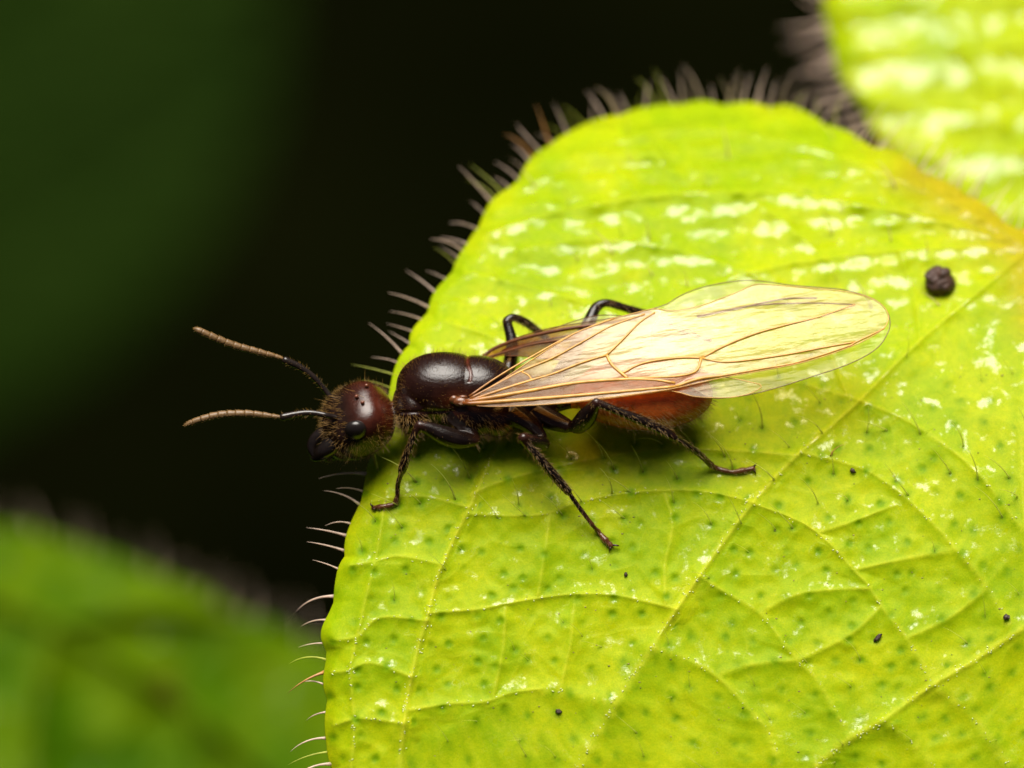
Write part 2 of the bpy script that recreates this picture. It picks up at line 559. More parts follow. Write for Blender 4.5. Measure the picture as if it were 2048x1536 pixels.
# veins traced on the blade (photo pixels)
MAJOR = [S(l) for l in (
    [(2062, 495), (1950, 590), (1830, 690), (1700, 820), (1600, 905), (1510, 1000), (1400, 1150), (1310, 1285), (1210, 1440), (1150, 1540), (1080, 1680)],
    [(2062, 495), (1800, 500), (1500, 545), (1280, 640), (1110, 745), (1010, 860), (940, 1014), (884, 1126), (854, 1235), (822, 1350), (805, 1470), (797, 1560)],
    [(2400, 1040), (2200, 1160), (2048, 1256), (1946, 1323), (1870, 1367), (1770, 1438), (1703, 1476), (1640, 1525), (1560, 1620)],
    [(2062, 495), (1800, 425), (1500, 385), (1250, 400), (1060, 440), (970, 470)],
    [(2062, 495), (1850, 380), (1600, 290), (1380, 260), (1200, 290)],
    [(2062, 495), (2060, 700), (2045, 900), (2060, 1100), (2130, 1300)],
)]
MINOR = [S(l, 16) for l in (
    [(940, 1028), (1020, 1031), (1090, 1028), (1160, 1003), (1260, 985), (1380, 980), (1450, 990), (1508, 1005)],
    [(858, 1226), (960, 1218), (1040, 1202), (1150, 1188), (1230, 1190), (1300, 1205), (1352, 1218)],
    [(822, 1420), (900, 1407), (970, 1404), (1020, 1386), (1100, 1378), (1160, 1393), (1228, 1405)],
    [(935, 1014), (850, 992), (770, 997), (728, 1010)],
    [(882, 1128), (800, 1112), (750, 1122), (700, 1130)],
    [(854, 1241), (760, 1235), (715, 1273), (670, 1280)],
    [(822, 1353), (740, 1325), (700, 1340), (665, 1345)],
    [(806, 1447), (720, 1437), (668, 1450)],
    [(772, 985), (755, 1100), (735, 1180), (715, 1272), (700, 1340), (708, 1440), (700, 1560)],
    [(1510, 1008), (1605, 1045), (1665, 1092), (1703, 1136), (1741, 1174), (1762, 1212), (1814, 1276), (1866, 1364)],
    [(1400, 1152), (1448, 1183), (1518, 1224), (1560, 1275), (1594, 1320), (1635, 1358), (1659, 1402), (1702, 1474)],
    [(1303, 1298), (1360, 1312), (1430, 1350), (1487, 1405), (1540, 1470), (1562, 1540)],
    [(1600, 905), (1720, 935), (1800, 985), (1870, 1050), (1914, 1101), (1975, 1174), (2019, 1247)],
    [(1720, 800), (1830, 850), (1950, 940), (2046, 1060)],
    [(1870, 1370), (1950, 1440), (2040, 1560)],
    [(1770, 1440), (1840, 1500), (1900, 1580)],
    [(1330, 1210), (1330, 1130), (1345, 1050), (1330, 990)],
    [(1100, 1030), (1090, 1100), (1075, 1195)],
    [(1010, 1215), (1005, 1300), (985, 1400)],
    [(1150, 1190), (1140, 1290), (1120, 1380)],
    [(1640, 1065), (1700, 1045), (1790, 1010)],
    [(1705, 1140), (1800, 1120), (1912, 1100)],
    [(1520, 1226), (1590, 1190), (1650, 1180), (1742, 1176)],
    [(1596, 1322), (1700, 1270), (1760, 1215)],
    [(1430, 1352), (1500, 1330), (1594, 1320)],
    [(1815, 1276), (1900, 1235), (1976, 1176)],
    [(940, 990), (1010, 960), (1150, 925), (1300, 900), (1450, 900), (1595, 910)],
    [(1020, 850), (1150, 800), (1350, 760), (1560, 760), (1720, 800)],
    [(1270, 645), (1150, 600), (1000, 560), (930, 545)],
    [(1120, 740), (1000, 680), (880, 640)],
    [(1500, 545), (1350, 500), (1180, 480), (1040, 500)],
    [(1500, 545), (1620, 640), (1700, 800)],
    [(1800, 500), (1830, 600), (1840, 680)],
    [(1650, 520), (1560, 440), (1480, 385)],
    [(1400, 385), (1330, 330), (1290, 270)],
    [(1800, 425), (1740, 360), (1700, 320)],
)]
OUT_MAIN = [(672, 1600), (655, 1500), (652, 1420), (648, 1330), (652, 1250), (668, 1170), (690, 1100), (706, 1040),
            (722, 990), (735, 930), (750, 880), (772, 815), (796, 740), (830, 655), (868, 600), (902, 535), (940, 482),
            (985, 412), (1035, 352), (1085, 302), (1140, 272), (1200, 242), (1280, 217), (1360, 207), (1480, 204),
            (1560, 214), (1620, 234), (1700, 266), (1790, 310), (1880, 360), (1965, 412), (2040, 462), (2085, 490),
            (2150, 455), (2260, 450), (2420, 540), (2560, 760), (2610, 1100), (2500, 1500), (2200, 1850), (1800, 2020),
            (1300, 2020), (900, 1900), (730, 1720)]


def build_leaf(name, base, outline, centre, wfun, n_in, n_out, n_t, major, minor, palette, mat, label, parent=None,
               pits=True, scallop=8.0, thick=0.22, relief=1.0, tertiary=95, seed=1, orange=None, inframe=None, droop=0.35, rows=(46.0, 0.042), wax_bias=0.0):
    r = np.random.default_rng(seed)
    ol = catmull(np.array(outline, float), 4000, closed=True)
    infr = (ol[:, 0] < 2090) & (ol[:, 1] < 1570) & (ol[:, 0] > -40) & (ol[:, 1] > -40)
    wgt = np.where(infr, n_in / max(1, infr.sum()), n_out / max(1, (~infr).sum()))
    cs = np.r_[0, np.cumsum(wgt)]
    tot = int(round(cs[-1]))
    idx = np.interp(np.arange(tot) * cs[-1] / tot, cs, np.arange(len(cs)))
    ol2 = np.vstack([ol, ol[:1]])
    rim = np.stack([np.interp(idx, np.arange(len(ol2)), ol2[:, j]) for j in (0, 1)], -1)
    cx, cy = centre
    # scalloped margin
    arc = np.r_[0, np.cumsum(np.hypot(*np.diff(rim, axis=0).T))]
    sc = scallop * (np.abs(np.sin(arc / 34.0 + 2.2 * vnoise(arc / 90, arc * 0, seed))) - 0.45) + scallop * 1.4 * (vnoise(arc / 55, arc * 0 + 3, seed + 5) - 0.5)
    tg = np.roll(rim, -1, 0) - np.roll(rim, 1, 0); tg /= np.linalg.norm(tg, axis=1)[:, None] + 1e-9
    nr = np.stack([tg[:, 1], -tg[:, 0]], -1)
    out_dir = np.sign((nr * (rim - [cx, cy])).sum(1))[:, None] * nr
    rim = rim + out_dir * sc[:, None]
    t = np.linspace(0, 1, n_t + 1)[1:]
    t = 1 - (1 - t) ** 1.12
    n = len(rim)
    gpx = (cx + np.outer(t, rim[:, 0] - cx)).ravel()
    gpy = (cy + np.outer(t, rim[:, 1] - cy)).ravel()
    gpx = np.r_[gpx, cx]; gpy = np.r_[gpy, cy]
    w = wfun(gpx, gpy)
    # distance in from the margin
    rad = np.hypot(rim[:, 0] - cx, rim[:, 1] - cy)
    edge = np.r_[(np.outer(1 - t, rad)).ravel(), 1e3]
    dM = poly_dist(gpx, gpy, major); dm = poly_dist(gpx, gpy, minor)
    x0, x1, y0, y1 = gpx.min(), gpx.max(), gpy.min(), gpy.max()
    ns = int((x1 - x0) * (y1 - y0) / tertiary ** 2)
    seeds = np.stack([r.uniform(x0, x1, ns), r.uniform(y0, y1, ns)], -1)
    wx = gpx + 26 * (vnoise(gpx / 60, gpy / 60, 11) - 0.5); wy = gpy + 26 * (vnoise(gpx / 60, gpy / 60, 12) - 0.5)
    f1, f2 = nearest2(wx, wy, seeds)
    dt = (f2 - f1) * 0.5
    fineN = vnoise(gpx / 19, gpy / 19, seed + 21) - 0.5
    h = 0.125 * np.exp(-dM / 30) + 0.022 * np.exp(-(dM / 5) ** 2)
    h = h + 0.105 * np.exp(-dm / 27) + 0.010 * np.exp(-(dm / 4) ** 2)
    h = h + 0.022 * np.exp(-dt / 14)
    h = h + 0.10 * (fbm(gpx / 85, gpy / 85, 3, seed + 2) - 0.5) + 0.022 * fineN
    up = np.clip((760 - gpy) / 400, 0, 1)           # stronger quilting towards the far part of the blade
    h = h + up * 0.12 * (vnoise(gpx / 52, gpy / 34, seed + 8) - 0.5)
    row = gpy + 0.16 * (1500 - gpx) * -0.55 + 26 * (vnoise(gpx / 130, gpy / 130, seed + 61) - 0.5)
    bead = 0.55 + 0.45 * np.sin(gpx / 9.5 + 5 * vnoise(gpx / 80, gpy / 80, seed + 62))
    h = h + up * rows[1] * np.sin(row * 2 * math.pi / rows[0]) * bead
    near = np.exp(-(dM / 6) ** 2); nearm = np.exp(-(dm / 4.5) ** 2); neart = np.exp(-(dt / 3.5) ** 2)
    pk = np.zeros_like(gpx); pit_xy = None
    if pits:
        gxs = np.arange(x0 + 30, x1, 60.0); gys = np.arange(y0 + 30, y1, 48.0)
        A, B = np.meshgrid(gxs, gys); A = A + (np.arange(len(gys)) % 2)[:, None] * 29
        pit_xy = np.stack([A.ravel() + r.uniform(-17, 17, A.size), B.ravel() + r.uniform(-15, 15, A.size)], -1)
        pd1, _ = nearest2(gpx, gpy, pit_xy)
        pk = np.exp(-(pd1 / 8.2) ** 2) * (dM > 14)
        ph = np.exp(-(pd1 / 20) ** 2) * (dM > 14)
        psz = vnoise(gpx / 45, gpy / 45, seed + 77)
        vis = np.clip((gpy - 640) / 260, 0.12, 1) * np.clip(psz * 1.6 + 0.1, 0.35, 1.1)
        pk = pk * vis; ph = ph * vis
        h = h - 0.040 * pk + 0.034 * ph
    w = w + relief * h * np.clip(edge / 20, 0.15, 1)
    w = w - droop * np.exp(-edge / 34.0)
    pos = Pn(gpx, gpy, w)
    global LAST_BLADE
    LAST_BLADE = (gpx, gpy, w)
    # waxiness (where the cuticle is glossy): rows of flecks on the far part, scattered ones elsewhere
    wax = 0.36 + 0.16 * (vnoise(gpx / 38, gpy / 26, seed + 91) - 0.5)
    wax = wax + up * 0.05 + up * (0.17 * np.cos(row * 2 * math.pi / rows[0]) + 0.16 * (vnoise(gpx / rows[0], gpy / rows[0] * 1.3, seed + 92) - 0.45))
    wax = wax + wax_bias
    # colour of the blade itself
    a, b, vein, pitc = [np.array(c) for c in palette]
    mixn = np.clip(fbm(gpx / 110, gpy / 110, 5, seed + 31) * 3.2 - 1.1, 0, 1)[:, None]
    col = a * (1 - mixn) + b * mixn
    cell = np.clip(np.exp(-np.minimum(dm, dM) / 26) * 0.35, 0, 1)[:, None]
    col = col * (1 - cell) + a * cell
    vfade = np.clip((gpy - 480) / 400, 0.25, 1)
    for m_, k_ in ((neart, 0.10), (nearm, 0.36), (near, 0.55)):
        m_ = (m_ * k_ * vfade)[:, None]
        col = col * (1 - m_) + vein * m_
    pm = np.clip(pk * 0.90 + (ph * 0.30 if pits else 0), 0, 1)[:, None]
    col = col * (1 - pm) + pitc * pm
    if orange is not None:
        od = poly_dist(gpx, gpy, [np.array(orange[0], float)])
        om = (np.exp(-(od / orange[1]) ** 2) * orange[2])[:, None]
        col = col * (1 - om) + np.array(orange[3]) * om
    F = []
    ar = np.arange(n); ar2 = (ar + 1) % n
    for i in range(n_t - 1):
        F.append(np.stack([i * n + ar, (i + 1) * n + ar, (i + 1) * n + ar2, i * n + ar2], -1))
    F = np.vstack(F).tolist()
    ctr = n_t * n
    F += [(ctr, int(i), int(j)) for i, j in zip(ar, ar2)]
    # underside
    nv = len(pos)
    last = (n_t - 1) * n
    under = []; ucol = []
    prev = last + ar
    for tt, dz in ((0.997, 0.55), (0.985, 0.95), (0.85, 1.0), (0.5, 1.0), (0.15, 1.0)):
        ux = cx + tt * (rim[:, 0] - cx); uy = cy + tt * (rim[:, 1] - cy)
        uw = wfun(ux, uy) - thick * dz - droop * np.exp(-(1 - tt) * rad / 34.0) + 0.01
        cur = nv + len(under) * n + ar
        under.append(Pn(ux, uy, uw)); ucol.append(np.repeat(a[None] * 0.9, n, 0))
        F += np.stack([prev, cur, np.roll(cur, -1), np.roll(prev, -1)], -1).tolist()
        prev = cur
    c2 = nv + len(under) * n
    F += [(c2, int(p2), int(p1)) for p1, p2 in zip(prev, np.roll(prev, -1))]
    pos = np.vstack([pos] + under + [np.array([P(cx, cy, float(wfun(np.array([cx]), np.array([cy]))[0]) - thick)])])
    col = np.vstack([col] + ucol + [a[None]])
    col = np.c_[col, np.r_[wax, np.full(len(col) - len(wax), 0.2)]]
    # orient outwards: top faces must look to +w
    v = pos
    f0 = F[(n_t // 2) * n]
    nrm = np.cross(v[f0[1]] - v[f0[0]], v[f0[2]] - v[f0[0]])
    if nrm[2] < 0:
        F = [tuple(reversed(f)) for f in F]
    root = thing(name, base, label, 'leaf', None)
    mesh_obj('blade', pos, F, mat, root, base, cols=col)
    return root, rim, out_dir, pit_xy


PAL = [(0.275, 0.372, 0.0010), (0.375, 0.43, 0.0015), (0.48, 0.475, 0.025), (0.165, 0.275, 0.0008)]
BASE_MAIN = P(1700, 1100, -0.3)
leaf, rim, rim_out, pit_xy = build_leaf(
    'hairy_leaf', BASE_MAIN, OUT_MAIN, (1700, 1100), W_main, 900, 130, 330, MAJOR, MINOR, PAL, M['leaf'],
    'large bright yellow-green hairy leaf that the winged ant stands on',
    orange=([(1840, 345), (1960, 415), (2060, 500), (2085, 620)], 66, 0.60, (0.40, 0.23, 0.012)))

_gx, _gy, _gw = LAST_BLADE
blade_kd = KDTree(len(_gx))
for _i, (_a, _b) in enumerate(zip(_gx.tolist(), _gy.tolist())):
    blade_kd.insert((_a, _b, 0.0), _i)
blade_kd.balance()


def blade_w(x, y):
    """height of the finished blade surface at a point"""
    return float(np.mean([_gw[r[1]] for r in blade_kd.find_n((x, y, 0.0), 3)]))


# pale scales along the thick veins
vs = []
for ln in MAJOR[:3] + MINOR[:16]:
    big = any(ln is m for m in MAJOR)
    ln = np.asarray(ln)
    seg = np.hypot(*np.diff(ln, axis=0).T)
    total = seg.sum()
    for _ in range(int(total / (7 if big else 16))):
        i = rng.choice(len(seg), p=seg / total); tt = rng.random()
        x, y = ln[i] * (1 - tt) + ln[i + 1] * tt
        if y < 880 or x > 2080 or y > 1560: continue
        x += rng.normal(0, 5 if big else 3); y += rng.normal(0, 5 if big else 3)
        z = blade_w(x, y) + 0.004
        a = rng.uniform(0, math.pi); s = rng.uniform(0.5, 1.3) * PXM
        dv = np.array([math.cos(a), math.sin(a), 0]); nv_ = np.array([-math.sin(a), math.cos(a), 0])
        vs.append(ellipsoid(P(x, y, z), (dv * s * 2.6, nv_ * s, np.array([0, 0, s * 0.8])), 6, 4))
v, f = merge(vs)
o = mesh_obj('vein_scale', v, f, M['papilla'], leaf, BASE_MAIN)
tag(o, kind='stuff')

# fine dust on the blade
ds = []
for _ in range(260):
    x = rng.uniform(690, 2050); y = rng.uniform(560, 1536)
    if x < 740 + max(0, 900 - y) * 0.4: continue
    s_ = rng.uniform(0.5, 1.5) * PXM
    ds.append(ellipsoid(P(x, y, blade_w(x, y) + 0.004), (np.array([s_ * rng.uniform(0.8, 2.4), 0, 0]), np.array([0, s_, 0]), np.array([0, 0, s_ * 0.7])), 6, 4))
v, f = merge(ds)
tag(mesh_obj('dust', v, f, M['dust'], leaf, BASE_MAIN), kind='stuff')

# hairs: a few shared shapes, each hair an object of its own
def hair_mesh(name, length, r, curve, mat, k=6, segs=8):
    s = np.linspace(0, 1, segs + 1)
    z = length * np.sin(s * curve) / curve if curve else s * length
    x = length * (1 - np.cos(s * curve)) / curve if curve else s * 0
    rr = r * (1.0 - 0.9 * s ** 1.3) * (1 + 0.7 * np.exp(-s * 12))
    v, f = tube_arr(np.c_[x, s * 0, z, rr], k=k, cap=True)
    me = bpy.data.meshes.new(name)
    me.from_pydata(v.tolist(), [], f)
    me.polygons.foreach_set('use_smooth', [True] * len(me.polygons))
    me.materials.append(mat)
    return me


HM = {}
for mk in ('hair_pale', 'hair_rust', 'hair_green'):
    HM[mk] = [hair_mesh('hair', 1.0, 0.030 if mk != 'hair_green' else 0.019, c, M[mk]) for c in (0.25, 0.5, 0.75, 1.0)]


def put_hair(parent, base, pos, d, bend_to, length, mk, shape=None, fat=1.0):
    d = Vector(d).normalized()
    x = Vector(bend_to); x = (x - d * x.dot(d))
    if x.length < 1e-6: x = d.orthogonal()
    x.normalize(); y = d.cross(x)
    me = HM[mk][shape if shape is not None else random.randrange(4)]
    o = link('hair', me, parent)
    R = Matrix((x, y, d)).transposed().to_4x4()
    o.matrix_local = Matrix.Translation(Vector(pos) - Vector(base)) @ R @ Matrix.Diagonal((length * fat, length * fat, length, 1))
    return o


def margin_hairs(parent, base, rim, out_dir, wfun, lo, hi, step, lens, droop=0.35, bend=(0.0, -1, -0.5), mats=('hair_pale',), pick=None, fat=1.0, up=0.5):
    arc = np.r_[0, np.cumsum(np.hypot(*np.diff(rim, axis=0).T))]
    s = lo; c = 0
    while s < hi:
        i = int(np.searchsorted(arc, s)) % len(rim)
        x, y = rim[i] - out_dir[i] * 2
        if -60 < x < 2110 and -60 < y < 1590:
            w = float(wfun(np.array([x]), np.array([y]))[0]) - droop - random.uniform(0.0, 0.12)
            od = Vector((out_dir[i][0], -out_dir[i][1], 0))
            d = od + Vector((random.gauss(0, 0.22), random.gauss(0.05, 0.22), random.uniform(-0.25, up)))
            b = Vector(bend) + Vector((random.gauss(0, .4), random.gauss(0, .4), 0))
            near_ = 1.0 if y < 880 else 1.55
            put_hair(parent, base, P(x, y, w), d, b, random.uniform(*lens) * (1.0 if y < 880 else 1.12), random.choice(mats), fat=fat * near_)
            c += 1
        s += random.uniform(0.55, 1.45) * step(x, y)
    return c


def step_main(x, y):
    if y > 880: return 42
    if y > 420: return 25
    return 18


arc = np.r_[0, np.cumsum(np.hypot(*np.diff(rim, axis=0).T))]
n_hair = margin_hairs(leaf, BASE_MAIN, rim, rim_out, W_main, 0, arc[-1], step_main, (0.5, 1.2), fat=0.66,
                      mats=('hair_pale',) * 9 + ('hair_rust', 'hair_green', 'hair_green'))

# hairs standing on the face of the blade, one in every few pits
cand = pit_xy[(pit_xy[:, 0] > 690) & (pit_xy[:, 0] < 2060) & (pit_xy[:, 1] > 250) & (pit_xy[:, 1] < 1540)]
inside = []
ox = np.array([p[0] for p in rim]); oy = np.array([p[1] for p in rim])
for x, y in cand:
    cr = ((oy > y) != (np.roll(oy, -1) > y)) & (x < (np.roll(ox, -1) - ox) * (y - oy) / (np.roll(oy, -1) - oy + 1e-12) + ox)
    if cr.sum() % 2: inside.append((x, y))
random.shuffle(inside)
n_face = 0
for x, y in inside:
    keep = 0.85 if y > 850 and y < 1060 else (0.30 if y > 1050 else 0.42)
    if n_face > 150 or random.random() > keep: continue
    w = blade_w(x, y) - 0.015
    dw = (float(W_main(x, y + 4)) - float(W_main(x, y - 4))) / (8 * PXM)
    nrm = Vector((0, dw, 1)).normalized()
    far = y < 620
    d = nrm * 0.9 + Vector((random.gauss(-0.35, 0.25), random.gauss(0.55, 0.25), 0))
    mk = 'hair_green' if random.random() > 0.015 else 'hair_rust'
    if far and random.random() < 0.5: mk = 'hair_pale'
    put_hair(leaf, BASE_MAIN, P(x, y, w), d, (-1, random.gauss(-0.1, 0.5), -0.3), random.uniform(0.75, 1.25) if 850 < y < 1060 else random.uniform(0.45, 0.95), mk, fat=0.9 if 850 < y < 1000 else 0.62)
    n_face += 1
print('margin hairs', n_hair, 'face hairs', n_face)

# petiole of the big leaf
v, f = tube_arr(px_path([(2040, 480, -4.9, 20), (2110, 470, -6.0, 28), (2250, 400, -10.0, 28), (2450, 300, -20, 28), (2800, 200, -40, 30)], 30), 14)
mesh_obj('petiole', v, f, M['petiole'], leaf, BASE_MAIN)

# second leaf, behind, top right
def W2(px, py):
    px = np.asarray(px, float); py = np.asarray(py, float)
    return -13.0 + (py - 200) * 0.0078 + 0.0 * px - 0.8 * np.clip((1750 - px) / 200, 0, 1) ** 2


OUT2 = [(1650, -60), (1646, 0), (1655, 60), (1672, 120), (1694, 172), (1718, 216), (1750, 265), (1810, 340), (1900, 450), (2050, 600), (2300, 700),
        (2550, 500), (2620, 100), (2500, -400), (2100, -560), (1800, -420), (1690, -200)]
MAJ2 = [S(l) for l in ([(2300, 560), (2050, 300), (1900, 60), (1830, -120)], [(2300, 560), (2000, 420), (1840, 300)], [(2300, 560), (2200, 100), (2150, -300)])]
MIN2 = [S(l, 12) for l in ([(1680, 110), (1800, 115), (1930, 100)], [(1700, 205), (1850, 222), (2000, 240)], [(1660, 20), (1760, 10), (1880, 20)],
                           [(1940, 120), (2040, 90), (2160, 60)], [(2010, 250), (2100, 200), (2200, 180)], [(1780, 320), (1900, 320), (2060, 310)])]
BASE2 = P(2080, 120, -13.5)
leaf2, rim2, ro2, pit2 = build_leaf('hairy_leaf', BASE2, OUT2, (2080, 120), W2, 240, 110, 130, MAJ2, MIN2, PAL, M['leaf'],
                              'blurred bright yellow-green hairy leaf behind the reddish leaf base', relief=1.0, seed=5, scallop=7, rows=(92.0, 0.07), wax_bias=0.02)
a2 = np.hypot(*np.diff(rim2, axis=0).T).sum()
margin_hairs(leaf2, BASE2, rim2, ro2, W2, 0, a2, lambda x, y: 20, (0.9, 1.4), bend=(0, 1, 0), fat=0.9)

# leaf lower left, well behind
def W3(px, py):
    px = np.asarray(px, float); py = np.asarray(py, float)
    return -36.0 + (py - 1200) * 0.006 - (px - 300) * 0.004


OUT3 = [(-300, 1010), (-120, 1025), (0, 1042), (80, 1052), (160, 1080), (260, 1112), (400, 1172), (500, 1222), (600, 1262), (720, 1320), (850, 1400),
        (960, 1560), (1000, 1800), (850, 2100), (400, 2300), (-100, 2300), (-500, 2000), (-600, 1500), (-480, 1120)]
MAJ3 = [S(l) for l in ([(-300, 1060), (100, 1250), (380, 1420), (700, 1700)], [(100, 1250), (300, 1220), (480, 1240)], [(380, 1420), (420, 1600), (380, 1900)], [(100, 1250), (60, 1500), (100, 1800)])]
PAL3 = [(0.032, 0.085, 0.0002), (0.080, 0.135, 0.0003), (0.14, 0.18, 0.012), (0.024, 0.065, 0.0002)]  # greens darkened to stand in for weaker flash light this far back
OUT3 = [(x_, y_ + 14) for x_, y_ in OUT3]
BASE3 = P(250, 1550, -36)
leaf3, rim3, ro3, _ = build_leaf('hairy_leaf', BASE3, OUT3, (250, 1550), W3, 200, 100, 90, MAJ3, [], PAL3, M['leaf_dimmed'],
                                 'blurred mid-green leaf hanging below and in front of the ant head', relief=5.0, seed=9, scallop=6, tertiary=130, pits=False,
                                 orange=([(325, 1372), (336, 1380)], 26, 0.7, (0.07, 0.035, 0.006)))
a3 = np.hypot(*np.diff(rim3, axis=0).T).sum()
margin_hairs(leaf3, BASE3, rim3, ro3, W3, 0, a3, lambda x, y: 60, (0.6, 1.1), bend=(0, 1, 0), fat=0.8)

# darkened leaf upper left, far behind
def W4(px, py):
    px = np.asarray(px, float); py = np.asarray(py, float)
    return -185.0 - (py - 400) * 0.006 + (px - 200) * 0.012


OUT4 = [(-500, 950), (-200, 905), (0, 830), (180, 730), (340, 580), (450, 420), (520, 240), (548, 60), (540, -120), (480, -350), (250, -600), (-200, -700), (-600, -500), (-800, 100), (-700, 700)]
MAJ4 = [S(l) for l in ([(540, -120), (200, 150), (-200, 420), (-700, 700)],)]
PAL4 = [(0.0185, 0.040, 0.0045), (0.024, 0.048, 0.006), (0.028, 0.054, 0.007), (0.015, 0.034, 0.004)]  # flash falloff with distance painted in as dark greens
BASE4 = P(-100, 150, -185)
build_leaf('smooth_leaf', BASE4, OUT4, (-100, 150), W4, 120, 80, 40, MAJ4, [], PAL4, M['leaf_dimmed'],
           'out-of-focus green leaf far behind the antennae, dimness put into its colour', relief=3.0, seed=13, scallop=0.5, tertiary=200, pits=False, thick=0.4)

# ------------------------------------------------------------------ the ant
UP = np.array([0, 0.72, 0.69]); UP /= np.linalg.norm(UP)
FW = np.array([-1.0, 0, 0])
LAT = np.cross(UP, FW); LAT /= np.linalg.norm(LAT)
if LAT[2] < 0: LAT = -LAT            # towards the camera, low in the picture
BODY_W = -0.35
ANT_BASE = P(950, 900, -1.0)
ant = thing('winged_ant', ANT_BASE, 'dark brown winged ant with amber wings and reddish abdomen standing on the leaf', 'ant')


def E(px, py, w, du, dl, dp, fw=FW, up=UP, lat=LAT, e=1.0):
    return ellipsoid(P(px, py, w), (np.asarray(fw) * du, np.asarray(lat) * dl, np.asarray(up) * dp), e=e)


def unit(a):
    a = np.asarray(a, float); return a / np.linalg.norm(a)


HF = unit((-0.80, -0.48, -0.36))                    # head points forward and down
HL0 = np.array([0, -0.84, 0.54]); HL = unit(HL0 - HF * np.dot(HL0, HF)); HU = np.cross(HF, HL)
if HU[2] < 0: HU = -HU
HC = np.array(P(711, 844, -0.30))


def hp(f, l, u):
    return HC + HF * f + HL * l + HU * u


trunk = [
    ellipsoid(hp(-0.08, 0, 0), (HF * 0.85, HL * 0.86, HU * 0.68), 48, 30, e=0.74),
    ellipsoid(hp(0.38, 0, -0.10), (HF * 0.60, HL * 0.72, HU * 0.52), 40, 24, e=0.92),
    ellipsoid(hp(0.78, 0, -0.20), (HF * 0.36, HL * 0.50, HU * 0.32), 32, 20),
    ellipsoid(hp(1.02, 0.05, -0.26), (HF * 0.22, HL * 0.36, HU * 0.20), 24, 16),
    # neck
    tube_arr(px_path([(760, 822, -0.5, 24), (783, 824, -0.5, 20), (812, 822, -0.5, 30)], 10), 16),
    # pronotum, mesonotum, scutellum, side, propodeum
    E(828, 812, -0.42, 0.52, 0.74, 0.66),
    E(888, 776, -0.38, 1.13, 0.83, 0.84, e=0.93),
    E(950, 779, -0.38, 1.00, 0.79, 0.80, e=0.95),
    E(945, 822, -0.30, 0.85, 0.66, 0.58),
    E(995, 828, -0.30, 0.50, 0.60, 0.52),
    E(1045, 798, -0.45, 0.72, 0.58, 0.56),
    # petiole and waist
    tube_arr(px_path([(1080, 805, -0.5, 26), (1110, 808, -0.5, 18), (1140, 802, -0.5, 16), (1168, 795, -0.45, 26)], 14), 14),
    E(1118, 792, -0.42, 0.16, 0.26, 0.36),
    # gaster
    E(1290, 789, -0.40, 1.60, 0.92, 0.74, e=0.97),
    E(1245, 786, -0.40, 1.15, 0.86, 0.70),
]


def leafw(x, y):
    return blade_w(x, y) + 0.045


